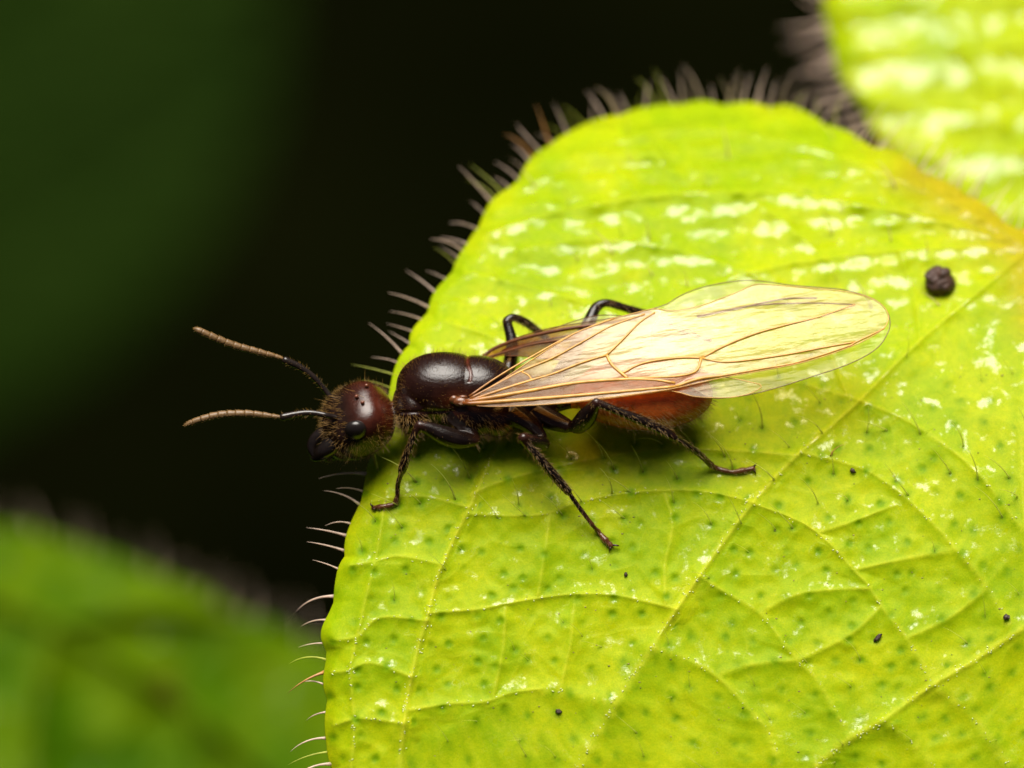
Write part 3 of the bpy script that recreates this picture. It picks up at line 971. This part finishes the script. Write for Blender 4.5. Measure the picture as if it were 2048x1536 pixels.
LEGS = {
    'front': [[(905, 835, -0.1, 24), (930, 858, 0.05, 17), (950, 878, 0.15, 11)],
              [(950, 881, 0.18, 10), (922, 880, 0.30, 16), (890, 871, 0.42, 17), (858, 857, 0.55, 12), (839, 851, 0.62, 9.5)],
              [(838, 852, 0.62, 9), (829, 870, 0.55, 8), (818, 900, 0.40, 8.5), (806, 935, 0.15, 9), (803, 945, 0.05, 7)],
              [(803, 945, 0.05, 5.5), (796, 968, -0.2, 5.5), (794, 995, leafw(794, 995) + .03, 5), (785, 1009, leafw(785, 1009) + .02, 5), (766, 1013, leafw(766, 1013) + .02, 5.5), (747, 1016, leafw(747, 1016), 5)]],
    'mid': [[(1030, 830, -0.1, 26), (1060, 850, 0.05, 18), (1082, 872, 0.10, 12)],
            [(1086, 880, 0.10, 11), (1084, 888, 0.25, 14), (1068, 884, 0.50, 13), (1046, 876, 0.78, 10)],
            [(1045, 876, 0.78, 9.5), (1058, 893, 0.70, 8), (1082, 920, 0.52, 9), (1110, 953, 0.30, 9.5), (1136, 983, 0.10, 8)],
            [(1136, 983, 0.10, 5), (1160, 1017, 0.0, 5), (1185, 1050, -0.08, 4.5), (1197, 1064, leafw(1197, 1064) + .02, 5), (1210, 1079, leafw(1210, 1079) + .02, 6), (1221, 1091, leafw(1221, 1091) + .01, 6)]],
    'hind': [[(1075, 825, -0.2, 24), (1105, 840, -0.05, 20), (1132, 851, 0.05, 15)],
             [(1139, 854, 0.08, 9), (1158, 850, 0.25, 16), (1175, 832, 0.55, 17), (1190, 808, 0.85, 10)],
             [(1192, 805, 0.88, 9), (1230, 820, 0.80, 8), (1285, 842, 0.60, 10), (1330, 864, 0.40, 10), (1350, 876, 0.30, 8)],
             [(1350, 876, 0.30, 7.5), (1395, 905, -0.15, 7), (1425, 932, -0.62, 6), (1445, 940, leafw(1445, 940) + .04, 5), (1465, 944, leafw(1465, 944) + .03, 5), (1485, 941, leafw(1485, 941) + .02, 5.5), (1506, 937, leafw(1506, 937) + .02, 5.5)]],
    'front_far': [[(875, 800, -0.9, 20), (860, 780, -1.1, 14)],
                  [(860, 780, -1.1, 11), (850, 762, -1.35, 14), (838, 752, -1.55, 9)],
                  [(838, 752, -1.55, 8), (842, 770, -1.7, 8), (850, 785, -1.8, 7)],
                  [(850, 785, -1.8, 5), (865, 790, leafw(865, 790), 5), (880, 790, leafw(880, 790), 5)]],
    'mid_far': [[(1000, 790, -0.9, 20), (1010, 760, -1.1, 14)],
                [(1012, 755, -1.1, 11), (1022, 715, -1.3, 13), (1024, 685, -1.4, 11), (1016, 652, -1.48, 9), (1014, 643, -1.5, 9)],
                [(1015, 641, -1.5, 9), (1026, 635, -1.55, 8), (1050, 644, -1.75, 8.5), (1075, 662, -2.0, 8), (1092, 676, -2.1, 7)],
                [(1092, 676, -2.1, 5), (1120, 698, -2.2, 5), (1150, 708, leafw(1150, 708), 5)]],
    'hind_far': [[(1070, 790, -0.9, 20), (1100, 770, -1.1, 14)],
                 [(1104, 766, -1.1, 11), (1150, 700, -1.3, 14), (1178, 645, -1.5, 12), (1190, 618, -1.6, 10), (1199, 610, -1.6, 9)],
                 [(1200, 609, -1.6, 9), (1216, 606, -1.65, 8), (1250, 616, -1.8, 8), (1300, 632, -2.1, 9), (1340, 650, -2.3, 8)],
                 [(1340, 650, -2.3, 6), (1380, 668, -2.45, 5), (1420, 680, leafw(1420, 680), 5)]],
}
leg_samples = []      # x y z r part
for name, segs in LEGS.items():
    for si, rows in enumerate(segs):
        if si == 3:
            path = px_path(rows, 44)
            # tarsus: swollen at the end of each little segment
            s = np.linspace(0, 1, len(path))
            path[:, 3] *= 0.86 + 0.34 * np.where(s < 0.45, 0.2 + 0.3 * s, ((s - 0.45) / 0.55 * 4.0) % 1.0)
        else:
            path = px_path(rows, 22)
            path[:, 3] *= 1.14 if si == 1 else 1.05
        trunk.append(tube_arr(path, 12))
        leg_samples.append(np.c_[path, si + (0.99 * np.linspace(0, 1, len(path)) if si == 3 else 0) * np.ones(len(path))])
leg_samples = np.vstack(leg_samples)

v, f = merge(trunk)
tmp_me = bpy.data.meshes.new('tmp'); tmp_me.from_pydata(v.tolist(), [], f)
tmp = bpy.data.objects.new('tmp', tmp_me); COL.objects.link(tmp)
rm = tmp.modifiers.new('r', 'REMESH'); rm.mode = 'VOXEL'; rm.voxel_size = 0.019
sm = tmp.modifiers.new('s', 'SMOOTH'); sm.factor = 0.5; sm.iterations = 5
dg = bpy.context.evaluated_depsgraph_get()
body_me = bpy.data.meshes.new_from_object(tmp.evaluated_get(dg))
bpy.data.objects.remove(tmp); bpy.data.meshes.remove(tmp_me)
nv = len(body_me.vertices)
bv = np.empty(nv * 3); body_me.vertices.foreach_get('co', bv); bv = bv.reshape(-1, 3)
bn = np.empty(nv * 3); body_me.vertices.foreach_get('normal', bn); bn = bn.reshape(-1, 3)
print('body verts', nv)
# image-plane position of each vertex in photo pixels
sc_ = D / (D - bv[:, 2])
bpx = bv[:, 0] * sc_ / PXM + 1024; bpy_ = 768 - bv[:, 1] * sc_ / PXM
# nearest leg sample
kd = KDTree(len(leg_samples))
for i, row in enumerate(leg_samples):
    kd.insert(row[:3], i)
kd.balance()
near_leg = [kd.find(p)[1:] for p in bv.tolist()]
li = np.array([a for a, b in near_leg]); legv = leg_samples[li, 4]; legp = legv.astype(int)
legd = np.array([b for a, b in near_leg]) - leg_samples[li, 3]
is_leg = legd < 0.06
headness = np.linalg.norm((bv - HC) @ np.stack([HF / 1.35, HL / 1.1, HU / 0.95], 1), axis=1) < 1.0
is_head = headness & (bpx < 786) & ~is_leg
gd = np.linalg.norm((bv - np.array(P(1285, 787, -0.40))) / np.array([1.75, 0.98, 0.98]), axis=1)
is_gast = (bpx > 1142) & ~is_leg & (gd < 1.12)
col = np.tile(np.array([0.0125, 0.0034, 0.0016]), (nv, 1)) * (0.7 + 0.6 * fbm(bpx / 40, bpy_ / 40, 3, 8))[:, None]
hl = (bv - HC) @ HF
k = np.clip(0.9 - (hl + 0.80) / 0.75, 0, 1)[:, None]
hc = np.array([0.012, 0.0048, 0.0025]) * (1 - k) + np.array([0.048, 0.0080, 0.0026]) * k
col[is_head] = (hc * (0.7 + 0.5 * fbm(bpx / 30, bpy_ / 30, 3, 4))[:, None])[is_head]
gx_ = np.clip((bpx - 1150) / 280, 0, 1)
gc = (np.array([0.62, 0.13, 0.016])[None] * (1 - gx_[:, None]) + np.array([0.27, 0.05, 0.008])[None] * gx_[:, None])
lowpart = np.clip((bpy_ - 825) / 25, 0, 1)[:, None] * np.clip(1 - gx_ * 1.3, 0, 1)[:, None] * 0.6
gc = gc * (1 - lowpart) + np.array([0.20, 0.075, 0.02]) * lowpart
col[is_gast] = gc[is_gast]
legc = np.array([[0.010, 0.0045, 0.003], [0.007, 0.0035, 0.0025], [0.008, 0.0035, 0.0022], [0.10, 0.034, 0.012]])
tipk = np.clip((legv - 3.35) / 0.45, 0, 1)[:, None]
lc = legc[np.clip(legp, 0, 2)] * (1 - tipk) + legc[3] * tipk
col[is_leg] = lc[is_leg]
# knees and trochanters a little redder
for kx, ky, kz in ((838, 852, 0.62), (1045, 876, 0.78), (1191, 806, 0.86), (950, 881, 0.17), (1136, 853, 0.07), (745, 1015, -0.4), (1215, 1085, -0.2), (1500, 938, -0.8)):
    kd = np.linalg.norm(bv - np.array(P(kx, ky, kz)), axis=1)
    m_ = (np.exp(-(kd / 0.16) ** 2) * 0.75)[:, None]
    col = col * (1 - m_) + np.array([0.040, 0.011, 0.005]) * m_
# seam between scutum and scutellum; flank behind the wing root redder
thor = ~is_leg & ~is_head & ~is_gast
seam_x = 938 + 0.03 * (bpy_ - 730) + 3 * np.sin(bpy_ / 9)
sd = np.abs(bpx - seam_x)
m_ = thor & (bpy_ < 765) & (bn[:, 2] > -0.2)
g_ = np.exp(-(sd / 3.5) ** 2) * m_
bv = bv - bn * (0.018 * g_)[:, None]
col = col * (1 - 0.8 * g_[:, None]) + np.array([0.07, 0.012, 0.004]) * 0.8 * g_[:, None]
wr = np.exp(-((bpx - 915) / 32) ** 2 - ((bpy_ - 806) / 20) ** 2) * thor * 0.8
col = col * (1 - wr[:, None]) + np.array([0.10, 0.022, 0.006]) * wr[:, None]
# groove below the scutum
gy = np.exp(-((bpy_ - (824 - 0.02 * (bpx - 850))) / 3.5) ** 2) * thor * (bpx > 800) * (bpx < 905) * (bn[:, 2] > 0)
bv = bv - bn * (0.03 * gy)[:, None]
body_me.vertices.foreach_set('co', (bv - np.array(ANT_BASE)).ravel())
a_ = body_me.color_attributes.new('tone', 'FLOAT_COLOR', 'POINT')
a_.data.foreach_set('color', np.c_[col, np.ones(nv)].ravel())
body_me.polygons.foreach_set('use_smooth', [True] * len(body_me.polygons))
body_me.materials.clear(); body_me.materials.append(M['cuticle'])
body_me.name = 'body'
body_me.update()
body = link('body', body_me, ant)


def surf(px, py, rad=5):
    """height of the body surface seen at a photo pixel"""
    m = (np.abs(bpx - px) < rad) & (np.abs(bpy_ - py) < rad)
    return float(bv[m, 2].max()) if m.any() else 0.0


# eyes, ocelli
eye_n = unit(HL * 0.93 + HU * 0.30)
for s in (1, -1):
    n_ = unit(HL * 0.93 * s + HU * 0.30)
    c_ = hp(0.02, 0.80 * s, 0.16) if s < 0 else np.array(P(711, 860, surf(711, 860) - 0.02))
    v, f = ellipsoid(c_, (HF * 0.262, unit(np.cross(n_, HF)) * 0.25, n_ * 0.17), 32, 20)
    mesh_obj('eye', v, f, M['eye'], ant, ANT_BASE)
for (x, y) in ((713, 793), (725, 805), (733, 771)):
    w = surf(x, y) + 0.005
    v, f = ellipsoid(P(x, y, w), (np.array([1, 0, 0]) * 0.048, np.array([0, 1, 0]) * 0.048, np.array([0, 0, 1]) * 0.048), 20, 12)
    mesh_obj('ocellus', v, f, M['ocellus'], ant, ANT_BASE)
# mandibles
for rows in ([(668, 886, 0.0, 20), (652, 899, 0.0, 18), (640, 909, -0.05, 14), (629, 917, -0.12, 6), (623, 916, -0.2, 2.5)],
             [(652, 866, -0.45, 17), (634, 878, -0.45, 15), (625, 893, -0.42, 12), (627, 908, -0.38, 8), (634, 919, -0.34, 3)]):
    v, f = tube_arr(px_path(rows, 24), 14)
    mesh_obj('mandible', v, f, M['mandible'], ant, ANT_BASE)
# antennae: scape is the part, its flagellum segments are sub-parts
ANT = [
    dict(scape=[(660, 793, -0.35, 5), (648, 777, -0.35, 4.6), (627, 754, -0.3, 4.8), (600, 734, -0.25, 5.2), (570, 720, -0.2, 6)],
         flag=[(566, 718, -0.2, 3), (556, 714, -0.2, 4.2), (518, 704, -0.15, 6.2), (467, 690, -0.1, 6.8), (429, 675, -0.05, 6.8), (400, 662, 0, 6.0), (387, 656, 0, 4.0)]),
    dict(scape=[(668, 835, surf(668, 835), 5), (650, 830, 0.42, 4.6), (625, 826, 0.36, 5), (600, 827, 0.36, 5.4), (565, 834, 0.36, 6)],
         flag=[(562, 834, 0.36, 3), (550, 833, 0.36, 4.2), (525, 830, 0.36, 5.8), (492, 827, 0.35, 6.6), (442, 829, 0.3, 6.8), (403, 838, 0.25, 6.2), (378, 847, 0.22, 4.6), (368, 851, 0.2, 3.0)]),
]
ant_hair_parts = []
for A_ in ANT:
    sp_ = px_path(A_['scape'], 26); sp_[:, 3] *= 1.25
    v, f = tube_arr(sp_, 14)
    an = mesh_obj('antenna', v, f, M['scape'], ant, ANT_BASE)
    path = px_path(A_['flag'], 121, round_ends=False); path[:, 3] *= 1.12
    ns = 11
    cuts = np.linspace(0, 120, ns + 1).round().astype(int)
    for i in range(ns):
        seg = path[cuts[i]:cuts[i + 1] + 1].copy()
        s = np.linspace(0, 1, len(seg))
        prof = 0.76 + 0.26 * np.sqrt(np.clip(s, 0, 1)) - 0.20 * np.clip((s - 0.85) / 0.15, 0, 1) ** 2
        if i == ns - 1: prof = np.sqrt(np.clip(1 - (s * 0.985) ** 3, 0, 1))
        seg[:, 3] *= prof
        v, f = tube_arr(seg, 14)
        mesh_obj('flagellum_segment', v, f, M['flagellum'], an, ANT_BASE)
        # fine fuzz
        for _ in range(46):
            j = rng.integers(0, len(seg)); th = rng.uniform(0, 2 * math.pi)
            t_ = unit(path[min(cuts[i] + j + 1, 120), :3] - path[max(cuts[i] + j - 1, 0), :3])
            a1 = unit(np.cross(t_, [0, 0, 1])); b1 = np.cross(t_, a1)
            n_ = a1 * math.cos(th) + b1 * math.sin(th)
            ant_hair_parts.append(hair_arr(seg[j, :3] + n_ * seg[j, 3] * 0.95, unit(n_ * 0.5 + t_ * 0.9), n_ * 0, 0.045, 0.0028, 1, 3))
    sp = px_path(A_['scape'], 40, round_ends=False); sp[:, 3] *= 1.25
    for _ in range(90):
        j = rng.integers(6, 39); th = rng.uniform(0, 2 * math.pi)
        t_ = unit(sp[j, :3] - sp[j - 1, :3]); a1 = unit(np.cross(t_, [0, 0, 1])); b1 = np.cross(t_, a1)
        n_ = a1 * math.cos(th) + b1 * math.sin(th)
        ant_hair_parts.append(hair_arr(sp[j, :3] + n_ * sp[j, 3] * 0.9, unit(n_ + t_ * 0.7), n_ * 0, rng.uniform(0.06, 0.11), 0.0035, 2, 3))
# claws
for (x, y, w, dx, dy) in ((1222, 1092, leafw(1222, 1092), -3, 11), (1223, 1090, leafw(1222, 1092), 15, 2), (747, 1015, leafw(747, 1015), 3, 9), (746, 1013, leafw(747, 1015), -5, -6), (1507, 938, leafw(1507, 938), 4, 10), (1506, 934, leafw(1507, 938), 6, -7)):
    v, f = tube_arr(px_path([(x, y, w + 0.02, 2.4), (x + dx * 0.6, y + dy * 0.4, w + 0.06, 2.0), (x + dx * 0.95, y + dy * 0.8, w + 0.05, 1.4), (x + dx, y + dy * 1.15, w, 0.6)], 10, False), 8)
    mesh_obj('claw', v, f, M['claw'], ant, ANT_BASE)

# ---- body hair (too fine to pick apart)
def grow(mask, count, length, r, lean, jitter, bend=(0, 0, 0), segs=2):
    idx = np.flatnonzero(mask)
    if not len(idx): return
    for i in rng.choice(idx, count):
        n_ = bn[i]; d_ = unit(n_ + np.asarray(lean) + rng.normal(0, jitter, 3))
        ant_hair_parts.append(hair_arr(bv[i] - n_ * 0.004, d_, np.asarray(bend) + rng.normal(0, 0.06, 3), rng.uniform(*length), r, segs, 3))


hr = bv - HC
hf_, hl_, hu_ = hr @ HF, hr @ HL, hr @ HU
cheek = is_head & ((hf_ > -0.15) | (hu_ < -0.2)) & (bn[:, 2] > -0.35)
grow(cheek, 950, (0.08, 0.15), 0.0022, HF * 0.9 * -0.2 + HF * 0.9, 0.16)
grow(is_head & (hf_ <= -0.1) & (bn[:, 2] > -0.5) & (hu_ < 0.25), 260, (0.08, 0.14), 0.0020, -HF * 0.3, 0.2)
grow(is_head & (bn[:, 1] > 0.55), 260, (0.09, 0.16), 0.0020, (0, 0, 0), 0.25)
grow(is_head & (bn[:, 1] < -0.5), 220, (0.10, 0.20), 0.0020, (0.4, -0.2, 0), 0.25)
grow(is_head & (bn[:, 2] > -0.2), 40, (0.22, 0.34), 0.005, HF * 0.4, 0.3)
grow(thor & (bpy_ > 826) & (bn[:, 2] > -0.3) & (bpx < 1060), 800, (0.12, 0.24), 0.0032, (0.5, -0.5, 0), 0.25)
grow(thor & (bpx < 812) & (bn[:, 2] > -0.3), 160, (0.10, 0.2), 0.0020, (-0.2, 0.2, 0), 0.25)
grow(thor & (bn[:, 1] > 0.45) & (bpy_ < 800), 520, (0.10, 0.22), 0.0030, (0.2, 0.2, 0), 0.2)
grow(thor & (bpy_ < 826) & (bn[:, 2] > 0.0), 700, (0.05, 0.09), 0.0026, (0.6, 0.1, 0), 0.2)
grow(is_gast & (bn[:, 2] > -0.4) & (bpx > 1180), 1500, (0.12, 0.24), 0.0034, (0.95, -0.35, 0.0), 0.14)
grow(is_gast & (bpx > 1390), 160, (0.16, 0.26), 0.0034, (0.7, -0.3, 0), 0.2)
tib = is_leg & (legp == 2); tar = is_leg & (legp == 3); fem = is_leg & (legp <= 1)
grow(tib, 1500, (0.08, 0.15), 0.0034, (0.35, -0.75, -0.3), 0.16)
grow(tar, 1000, (0.06, 0.11), 0.0032, (0.35, -0.75, -0.2), 0.16)
grow(fem, 420, (0.05, 0.09), 0.0023, (-0.1, -0.4, 0), 0.2)
v, f = hair_mesh_bulk(ant_hair_parts)
o = mesh_obj('body_hair', v, f, M['gold_hair'], ant, ANT_BASE)
tag(o, kind='stuff')

# ---- wings
def wing(outline, wfun, veins, mat, dark=False, step=11.0, seed=0, opac=None, costa=None):
    ol = catmull(np.array(outline, float), int(np.hypot(*np.diff(np.array(outline + outline[:1], float), axis=0).T).sum() / 9), closed=True)
    ol = ol + np.random.default_rng(seed).normal(0, 0.5, ol.shape)
    ls = [catmull(np.array([p[:2] for p in l], float), 20) for l in veins]
    x0, y0 = ol.min(0); x1, y1 = ol.max(0)
    A, B = np.meshgrid(np.arange(x0, x1, step), np.arange(y0, y1, step * 0.8))
    g = np.stack([A.ravel(), B.ravel()], -1) + np.random.default_rng(seed).uniform(-2, 2, (A.size, 2))
    ex, ey = ol[:, 0], ol[:, 1]; fx, fy = np.roll(ex, -1), np.roll(ey, -1)
    ins = np.zeros(len(g), bool)
    for i, (x, y) in enumerate(g):
        c = ((ey > y) != (fy > y)) & (x < (fx - ex) * (y - ey) / (fy - ey + 1e-12) + ex)
        ins[i] = c.sum() % 2 == 1
    g = g[ins]
    dd, _ = nearest2(g[:, 0], g[:, 1], ol)
    g = g[dd > 4.5]
    pts = np.vstack([ol, g]); n = len(ol)
    r = delaunay_2d_cdt([Vector(p) for p in pts], [(i, (i + 1) % n) for i in range(n)], [], 1, 1e-4)
    vv = np.array([tuple(p) for p in r[0]]); F = [tuple(t) for t in r[2]]
    d = poly_dist(vv[:, 0], vv[:, 1], ls) if ls else np.full(len(vv), 1e3)
    al = (vv[:, 0] - 930) / 850.0
    corr = 0.030 * np.exp(-d / 9.0) + 0.11 * (fbm((vv[:, 0] + 0.25 * vv[:, 1]) / 170, (vv[:, 1] + 0.23 * vv[:, 0]) / 30, 3, seed + 3) - 0.5)
    w = wfun(vv[:, 0], vv[:, 1]) + corr
    pos = Pn(vv[:, 0], vv[:, 1], w)
    thickv = 0.18 + 1.0 * np.exp(-((al - 0.36) / 0.26) ** 2) + 0.25 * np.exp(-d / 6)
    if opac is not None: thickv = thickv * opac
    stain = 0.95 * np.exp(-(np.clip(al, 0, 2) / 0.24) ** 2) + 0.55 * np.exp(-d / 5.0)
    if costa is not None:
        dc = poly_dist(vv[:, 0], vv[:, 1], [np.array(costa, float)])
        stain = stain + 0.9 * np.exp(-(dc / 13.0) ** 2)
    stain = np.clip(stain, 0, 1)
    thickv = thickv + 0.5 * stain
    c = np.stack([thickv, stain, thickv * 0], -1)
    # faces towards the camera
    f0 = F[0]
    if np.cross(pos[f0[1]] - pos[f0[0]], pos[f0[2]] - pos[f0[0]])[2] < 0: F = [tuple(reversed(t)) for t in F]
    return pos, F, c


def add_wing(name, outline, wfun, veins, mat, vmat, seed, opac=None, costa=None):
    pos, F, c = wing(outline, wfun, veins, mat, seed=seed, opac=opac, costa=costa)
    o = mesh_obj(name, pos, F, mat, ant, ANT_BASE, cols=c)
    rim_ = catmull(np.array(outline, float), len(outline) * 3, closed=True)
    rim_ = [tuple(p) + (0.9,) for p in rim_[2:-2]]
    for l in veins + [rim_]:
        rows = []
        m = len(l)
        for p in l:
            rr = 0.95 * (p[2] if len(p) > 2 else 2.4)
            rows.append((p[0], p[1], float(wfun(np.array([p[0]]), np.array([p[1]]))[0]) + 0.028, rr))
        v, f = tube_arr(px_path(rows, max(12, m * 5), False), 7)
        t_ = np.clip((v[:, 0] - P(935, 0)[0]) / (110 * PXM), 0, 1)[:, None] ** 0.8
        vc = np.array([0.17, 0.045, 0.010]) * (1 - t_) + np.array([0.56, 0.29, 0.055]) * t_  # veins reddish brown at the wing base, amber further out
        mesh_obj('vein', v, f, vmat, o, ANT_BASE, cols=vc)
    return o


def WA(x, y):   # near forewing: lies roof-like over the abdomen
    return 0.62 + 0.68 * (y - 800 + 0.10 * (x - 930)) * PXM - 0.00012 * (x - 930) - 0.12 * np.clip((x - 1500) / 280, 0, 1) ** 2


def WB(x, y): return WA(x, y) - 0.13 - 1.1 * np.clip((1300 - x) / 340, 0, 1) ** 1.6
def WC(x, y): return WA(x, y) - 0.075
def WD(x, y): return WA(x, y) - 0.22 - 1.1 * np.clip((1300 - x) / 340, 0, 1) ** 1.6


OA = [(915, 806), (950, 811), (1000, 813), (1100, 808), (1200, 797), (1300, 784), (1352, 776), (1446, 755), (1520, 742), (1593, 728), (1650, 712), (1700, 694), (1740, 675),
      (1769, 655), (1777, 632), (1764, 610), (1735, 594), (1690, 583), (1620, 576), (1560, 571), (1511, 569), (1476, 584), (1420, 605), (1382, 616), (1340, 622), (1312, 617),
      (1270, 626), (1200, 645), (1130, 678), (1060, 722), (1000, 762), (945, 793)]
VA = [
    [(925, 806, 4), (944, 807, 5), (1093, 796, 4), (1222, 785, 3.4), (1351, 773, 3.0)],
    [(930, 803, 5), (947, 801, 5), (1046, 784, 4.2), (1152, 766, 4), (1246, 759, 3.6), (1310, 760, 3), (1350, 766, 3)],
    [(940, 801, 3.5), (1010, 777, 3), (1064, 760, 2.8), (1105, 748, 2.6), (1164, 725, 2.6), (1213, 710, 2.6)],
    [(1213, 710, 2.6), (1246, 678, 2.4), (1281, 643, 2.2), (1310, 625, 1.8)],
    [(1213, 710, 3.2), (1225, 731, 3.4), (1246, 749, 3.4), (1255, 757, 3)],
    [(1243, 747, 2.4), (1281, 728, 2.4), (1325, 719, 2.4), (1369, 715, 2.6), (1403, 716, 3.4)],
    [(1254, 757, 2.6), (1304, 755, 2.6), (1357, 752, 2.8), (1392, 742, 3), (1403, 716, 3.4)],
    [(1403, 716, 3.4), (1446, 693, 3), (1505, 669, 2.8), (1564, 652, 2.4), (1637, 634, 2.0), (1710, 609, 1.5)],
    [(1403, 716, 3.4), (1446, 724, 2.6), (1505, 719, 2.6), (1578, 708, 2.4), (1652, 694, 2.2), (1710, 684, 2.0)],
    [(1351, 773, 3.2), (1400, 757, 4), (1446, 751, 3.6), (1520, 738, 2.8), (1593, 725, 2.6), (1695, 693, 2.2), (1712, 684, 2), (1769, 657, 1.4)],
    [(940, 797, 3), (985, 773, 2.6), (1041, 743, 2.4), (1105, 716, 2.2), (1164, 684, 2.0), (1222, 652, 2), (1290, 628, 1.6)],
    [(1044, 744, 2), (1056, 750, 2), (1064, 760, 2)],
    [(938, 793, 2.6), (990, 757, 2.2), (1060, 715, 2), (1149, 667, 1.8), (1230, 636, 1.5)],
]
wa = add_wing('forewing', OA, WA, VA, M['wing'], M['wing_vein'], 21,
              costa=[(930, 804), (1050, 790), (1150, 777), (1250, 768), (1345, 768), (1400, 752)])
wa['label'] = 'amber-veined forewing lying uppermost'
# stigma
st = [(1350, 770), (1362, 764), (1392, 748), (1420, 747), (1450, 747), (1430, 754), (1390, 763), (1356, 775)]
pos, F, c = wing(st, lambda x, y: WA(x, y) + 0.035, [], None, step=6, seed=3)
mesh_obj('stigma', pos, F, M['stigma'], wa, ANT_BASE)

OB = [(955, 728), (975, 704), (1010, 686), (1040, 673), (1100, 656), (1180, 643), (1250, 631), (1326, 611), (1350, 597), (1390, 579), (1450, 565), (1510, 561), (1580, 570), (1640, 575),
      (1690, 580), (1740, 595), (1767, 613), (1780, 640), (1775, 667), (1752, 698), (1700, 727), (1622, 754), (1534, 781), (1476, 793), (1420, 795), (1370, 770), (1250, 740),
      (1100, 718), (1010, 712)]
VB = [[(962, 716, 4), (990, 696, 4), (1040, 678, 4), (1120, 660, 4), (1200, 648, 3), (1280, 636, 2.4)],
      [(965, 718, 3), (1060, 690, 3), (1150, 678, 3), (1250, 668, 2.4)],
      [(1394, 633, 3), (1440, 624, 2), (1476, 617, 2), (1564, 598, 1.8), (1634, 596, 1.6)],
      [(1400, 632, 2), (1505, 611, 1.8), (1622, 606, 1.6), (1710, 609, 1.4)]]
wb = add_wing('forewing', OB, WB, VB, M['wing_back'], M['wing_vein_dark'], 31, opac=1.0)
OC = [(935, 808), (1000, 812), (1100, 809), (1200, 799), (1300, 786), (1345, 781), (1372, 790), (1417, 795), (1476, 793), (1525, 774), (1482, 760), (1440, 752), (1380, 735), (1250, 735), (1100, 768), (1000, 795)]
VC = [[(940, 806, 3), (1100, 800, 2.6), (1250, 785, 2.2), (1345, 776, 2)]]
add_wing('hindwing', OC, WC, VC, M['wing_back'], M['wing_vein'], 41, opac=0.8)
OD = [(1000, 704), (1050, 678), (1120, 652), (1178, 634), (1222, 630), (1300, 640), (1380, 660), (1400, 690), (1300, 715), (1150, 720), (1050, 714)]
add_wing('hindwing', OD, WD, [[(1005, 702, 3), (1080, 682, 2.4), (1180, 664, 2)]], M['wing_back'], M['wing_vein_dark'], 51, opac=0.7)
# wing root plate
v, f = merge([E(922, 803, 0.40, 0.20, 0.13, 0.12), E(908, 799, 0.36, 0.13, 0.11, 0.12), E(938, 806, 0.46, 0.16, 0.07, 0.06), E(926, 796, 0.42, 0.12, 0.06, 0.08)])
mesh_obj('wing_root', v, f, M['wing_vein_dark'], ant, ANT_BASE)

# ------------------------------------------------------------------ bits lying on the leaf
def lump(name, px, py, size, mat, label, cat, seed, stretch=(1, 1, 1), rough=0.18, lift=0.6):
    w = blade_w(px, py) + size * PXM * lift
    base = P(px, py, w - size * PXM * lift)
    v, f = ellipsoid((0, 0, 0), (np.array([1, 0, 0]), np.array([0, 1, 0]), np.array([0, 0, 1])), 36, 24, e=0.85)
    n = 1 + rough * 2 * (fbm(v[:, 0] * 1.6 + 5 + seed, v[:, 1] * 1.6 + v[:, 2] * 1.3 + 9, 3, seed) - 0.5)
    v = v * n[:, None] * size * PXM * np.array(stretch)
    a = seed * 1.3
    R = np.array([[math.cos(a), -math.sin(a), 0], [math.sin(a), math.cos(a), 0], [0, 0, 1]])
    v = v @ R.T + np.array(P(px, py, w))
    o = mesh_obj(name, v, f, mat, None, base)
    place(o, base)
    return tag(o, label, cat)


lump('dark_pellet', 1880, 561, 29, M['pellet'], 'lumpy dark brown pellet lying on the leaf beyond the wing tip', 'pellet', 4, (1.0, 0.95, 0.9), 0.45)
lump('crumb', 1706, 942, 5, M['crumb'], 'tiny dark crumb beside the curled rusty hair below the wing tip', 'crumb', 2, (1.2, .7, .8), 0.6)
lump('crumb', 1755, 1276, 6, M['crumb'], 'small elongated brown crumb between two oblique side veins', 'crumb', 3, (1.5, .6, .7), 0.6)
lump('crumb', 2014, 1235, 5.5, M['crumb'], 'small round brown crumb at the junction of a side vein and a thick vein', 'crumb', 5, (1, 1, .9), 0.6)
lump('crumb', 1252, 1149, 4, M['crumb'], 'tiny black crumb just below the claws of the middle leg', 'crumb', 6, (1.2, .8, .8), 0.6)
lump('crumb', 1118, 1423, 5, M['crumb'], 'tiny dark crumb in a leaf pit under the lowest cross vein', 'crumb', 7, (1.3, .8, .8), 0.6)
put_hair(leaf, BASE_MAIN, P(1662, 912, blade_w(1662, 912) - 0.01), (0.1, 1, 0.5), (1, 0, 0), 0.42, 'hair_rust', 3, 1.6)
